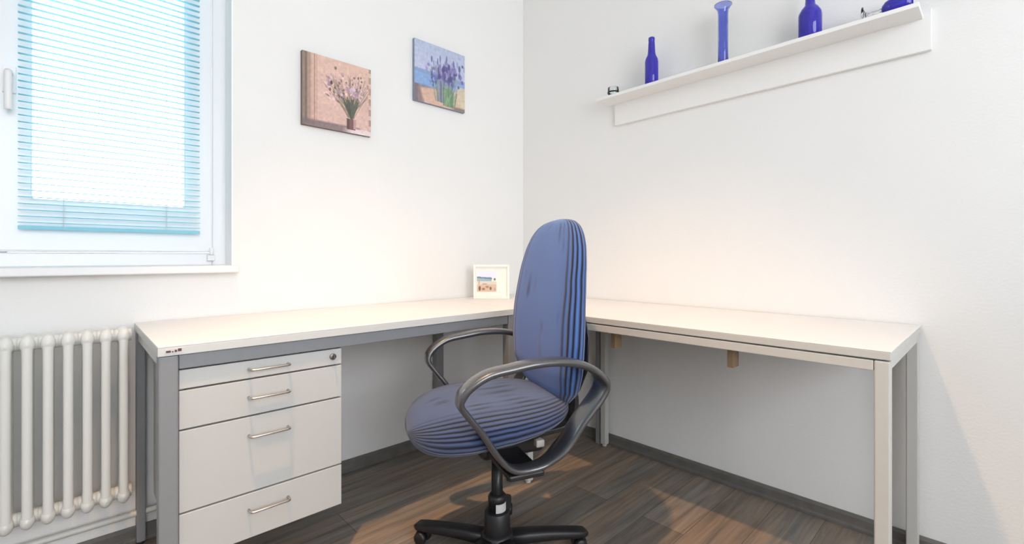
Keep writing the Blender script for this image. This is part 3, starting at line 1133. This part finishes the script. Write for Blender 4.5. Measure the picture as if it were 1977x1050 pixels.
# underside pan
pan = MB()
pr_ = []
for (k, z) in ((0.66, 0.412), (0.76, 0.417), (0.82, 0.436)):
    pr_.append([(0.01 + 0.19 * k * sgnp(math.cos(2 * PI * j / 40), .7), 0.19 * k * sgnp(math.sin(2 * PI * j / 40), .7), z) for j in range(40)])
pan.loft(pr_)
pan.build('seat_pan', M['black'], ch)

# backrest: rings in plan, from the bottom to the top
HW = [(0.500, 0.120), (0.54, 0.175), (0.60, 0.205), (0.68, 0.217), (0.76, 0.216), (0.84, 0.208), (0.91, 0.198), (0.965, 0.182), (1.005, 0.160), (1.032, 0.132), (1.048, 0.098), (1.056, 0.055), (1.059, 0.008)]
THK = [(0.500, 0.022), (0.53, 0.042), (0.60, 0.056), (0.74, 0.055), (0.89, 0.048), (0.975, 0.042), (1.02, 0.034), (1.043, 0.024), (1.054, 0.014), (1.059, 0.004)]
CXB = [(0.500, -0.188), (0.60, -0.182), (0.68, -0.183), (0.78, -0.188), (0.88, -0.198), (0.98, -0.211), (1.059, -0.219)]


def back_ring(z, a):
    hw_, th, cx_ = interp(HW, z), interp(THK, z), interp(CXB, z)
    c_, s_ = math.cos(a), math.sin(a)
    y = hw_ * sgnp(c_, 0.85)
    x = cx_ + th * sgnp(s_, 0.8)
    x += 0.022 * (y / 0.2) ** 2                              # wings curve forward
    return (x, y, z)


zz_ = [0.500 + (1.059 - 0.500) * (0.5 - 0.5 * math.cos(PI * i / 56)) for i in range(57)]
bc = cushion(zz_, back_ring).build('backrest', M['back_fabric'], ch)
smo = bc.modifiers.new('smooth', 'SMOOTH')
smo.factor = 0.5
smo.iterations = 4
# spine that carries the backrest
spn = MB()
spn.sweep(smooth_path([(-0.02, 0, 0.388), (-0.16, 0, 0.385), (-0.235, 0, 0.398), (-0.262, 0, 0.45), (-0.256, 0, 0.54), (-0.250, 0, 0.64)], 6),
          [(-0.008, -0.032), (0.008, -0.032), (0.008, 0.032), (-0.008, 0.032)], up=(0, 0.0001, 1) if False else None, smooth=False)
spn.build('back_spine', M['black'], ch, 0.003)
# back shell bracket low behind the cushion
bs = MB()
rg = []
for (z, hwz, t_) in ((0.50, 0.06, 0.010), (0.53, 0.115, 0.016), (0.60, 0.155, 0.018), (0.70, 0.165, 0.016), (0.78, 0.12, 0.010)):
    cx_ = interp(CXB, z) - interp(THK, max(z, 0.53)) - 0.001
    rg.append([(cx_ + t_ * math.sin(2 * PI * j / 32) + 0.022 * ((hwz * math.cos(2 * PI * j / 32)) / 0.2) ** 2, hwz * math.cos(2 * PI * j / 32), z) for j in range(32)])
bs.loft(rg)
bs.build('back_shell', M['black'], ch)


# armrests: flat closed loops standing at either side
def armrest(side):
    key = [(0.175, 0.640), (0.125, 0.672), (0.060, 0.692), (-0.010, 0.700), (-0.085, 0.697), (-0.150, 0.680), (-0.196, 0.650), (-0.212, 0.618), (-0.196, 0.580),
           (-0.150, 0.520), (-0.112, 0.462), (-0.084, 0.428), (-0.046, 0.406), (0.010, 0.402), (0.045, 0.414), (0.085, 0.452), (0.130, 0.515), (0.170, 0.570), (0.190, 0.605)]
    yb, yt = 0.222 * side, 0.262 * side
    pts = []
    for (x, z) in key:
        z = 0.381 + (z - 0.40) * 0.95
        if x > 0.10:
            z += 0.008
        if z < 0.43:
            x += 0.006
        if side < 0:
            x -= 0.030
        t = (z - 0.38) / 0.285
        pts.append((x, yb + (yt - yb) * t, z))
    P = smooth_path(pts, 6, closed=True)
    prof = []
    for j in range(16):
        a = 2 * PI * j / 16
        prof.append((0.0235 * sgnp(math.cos(a), 0.55), 0.0085 * sgnp(math.sin(a), 0.75)))
    sc2 = []
    for p in P:
        t = (p.z - 0.38) / 0.285
        wide = 1.0 + 0.22 * max(0, t - 0.5)
        if p.x < -0.02:
            k_ = max(0.0, min(1.0, (p.z - 0.375) / 0.05)) * max(0.0, min(1.0, (0.645 - p.z) / 0.05))
            wide *= 1 + 0.55 * k_ * k_ * (3 - 2 * k_)
        sc2.append((wide, 1.0 if p.z < 0.6 else 1.25))
    mb = MB()
    mb.sweep(P, prof, up=(0, 1, 0), closed=True, scale=sc2)
    return mb.build('armrest', M['arm'], ch)


armrest(1)
armrest(-1)
ab = MB()
ab.box(-0.045, 0.055, -0.232, 0.232, 0.360, 0.374)
ab.box(-0.045, 0.055, -0.238, -0.205, 0.360, 0.376)
ab.box(-0.045, 0.055, 0.205, 0.238, 0.360, 0.376)
ab.build('arm_bar', M['black'], ch, 0.005)
mc = MB()
mc.box(-0.13, 0.07, -0.065, 0.065, 0.345, 0.418)
mc.build('tilt_mechanism', M['black'], ch, 0.014, seg=3)
tl = MB()
tl.tube([(-0.075, 0.05, 0.400), (-0.078, 0.10, 0.402), (-0.08, 0.120, 0.403)], 0.005, 10)
tlo = tl.build('tilt_lever', M['steel_black'], ch)
kb = MB()
kb.box(-0.093, -0.067, 0.118, 0.142, 0.393, 0.414)
kb.build('lever_knob', M['pale_knob'], tlo, 0.004)
kn = MB()
kn.lathe([(0.0, 0.308), (0.008, 0.308), (0.012, 0.312), (0.012, 0.320), (0.004, 0.324), (0.004, 0.348)], -0.055, 0.02, 14)
kn.build('tension_knob', M['black'], ch)
# column
MB().lathe([(0.0, 0.05), (0.0175, 0.05), (0.0175, 0.350), (0.0, 0.350)], seg=24).build('gas_lift', M['steel_black'], ch)
cc = MB()
cc.lathe([(0.0, 0.055), (0.041, 0.055), (0.040, 0.11), (0.039, 0.158), (0.035, 0.163), (0.0, 0.163)], seg=32)
cco = cc.build('column_sleeve', M['black'], ch)
MB().lathe([(0.0, 0.162), (0.0265, 0.162), (0.0265, 0.192), (0.028, 0.194), (0.028, 0.206), (0.022, 0.214), (0.0, 0.214)], seg=28).build('collar', M['black'], ch)
lb = MB()
a0 = math.radians(62)
# a thin curved plate
outer = [[(0.0274 * math.cos(a), 0.0274 * math.sin(a), z) for a in [a0 + 0.115 * j for j in range(14)]] + [(0.0264 * math.cos(a), 0.0264 * math.sin(a), z) for a in [a0 + 0.115 * j for j in range(13, -1, -1)]] for z in (0.1645, 0.1900)]
lb.loft(outer, smooth=False)
lbo = lb.build('label_plate', M['label'], ch)
lbo['label'] = 'silver grey sticker'
# five-spoke base
hb = MB()
hb.lathe([(0.0, 0.048), (0.046, 0.048), (0.052, 0.058), (0.050, 0.088), (0.043, 0.098), (0.0, 0.098)], seg=32)
hb.build('base_hub', M['black'], ch)
# spoke directions in world: one straight away from the camera
away = math.atan2(ww_.y, ww_.x)
for k in range(5):
    ang = away + math.radians(-4) + k * 2 * PI / 5 - CH_ROT
    dv = Vector((math.cos(ang), math.sin(ang), 0))
    P = [dv * r_ + Vector((0, 0, z)) for r_, z in ((0.030, 0.072), (0.10, 0.071), (0.18, 0.065), (0.255, 0.057), (0.282, 0.054), (0.294, 0.050))]
    prof = [(0.017 * sgnp(math.cos(2 * PI * j / 16), .6), 0.024 * sgnp(math.sin(2 * PI * j / 16), .6)) for j in range(16)]
    mb = MB()
    mb.sweep(P, prof, up=(0, 0, 1), scale=[(1.2, 1.15), (1.1, 1.05), (0.95, 0.95), (0.80, 0.95), (0.72, 0.85), (0.4, 0.5)])
    spo = mb.build('base_spoke', M['black'], ch)
    # castor
    cp = dv * 0.268
    cs = MB()
    cs.lathe([(0.0, 0.030), (0.006, 0.030), (0.006, 0.062), (0.0, 0.062)], cp.x, cp.y, 12)
    # hood
    side_v = Vector((-dv.y, dv.x, 0))
    hood = []
    for i in range(9):
        a = PI * i / 8
        c0 = cp + dv * (0.023 * math.cos(a)) + Vector((0, 0, 0.022 + 0.023 * math.sin(a)))
        hood.append(c0)
    cs.sweep(hood, [(-0.006, -0.001), (0.006, -0.001), (0.006, 0.002), (-0.006, 0.002)], up=tuple(side_v), smooth=False)
    cso = cs.build('castor', M['black'], ch, 0.0)
    for sd in (-1, 1):
        c0 = cp + side_v * (0.016 * sd) + Vector((0, 0, 0.0211))
        wh = MB()
        wp = [(0.0, -0.0085), (0.016, -0.0085), (0.0205, -0.005), (0.021, 0.0), (0.0205, 0.005), (0.016, 0.0085), (0.0, 0.0085)]
        rgs = []
        for (r_, o_) in wp:
            rgs.append([tuple(c0 + side_v * o_ + dv * (max(r_, 1e-4) * math.cos(2 * PI * j / 22)) + Vector((0, 0, 1)) * (max(r_, 1e-4) * math.sin(2 * PI * j / 22))) for j in range(22)])
        wh.loft(rgs)
        wh.build('wheel', M['black'], cso)
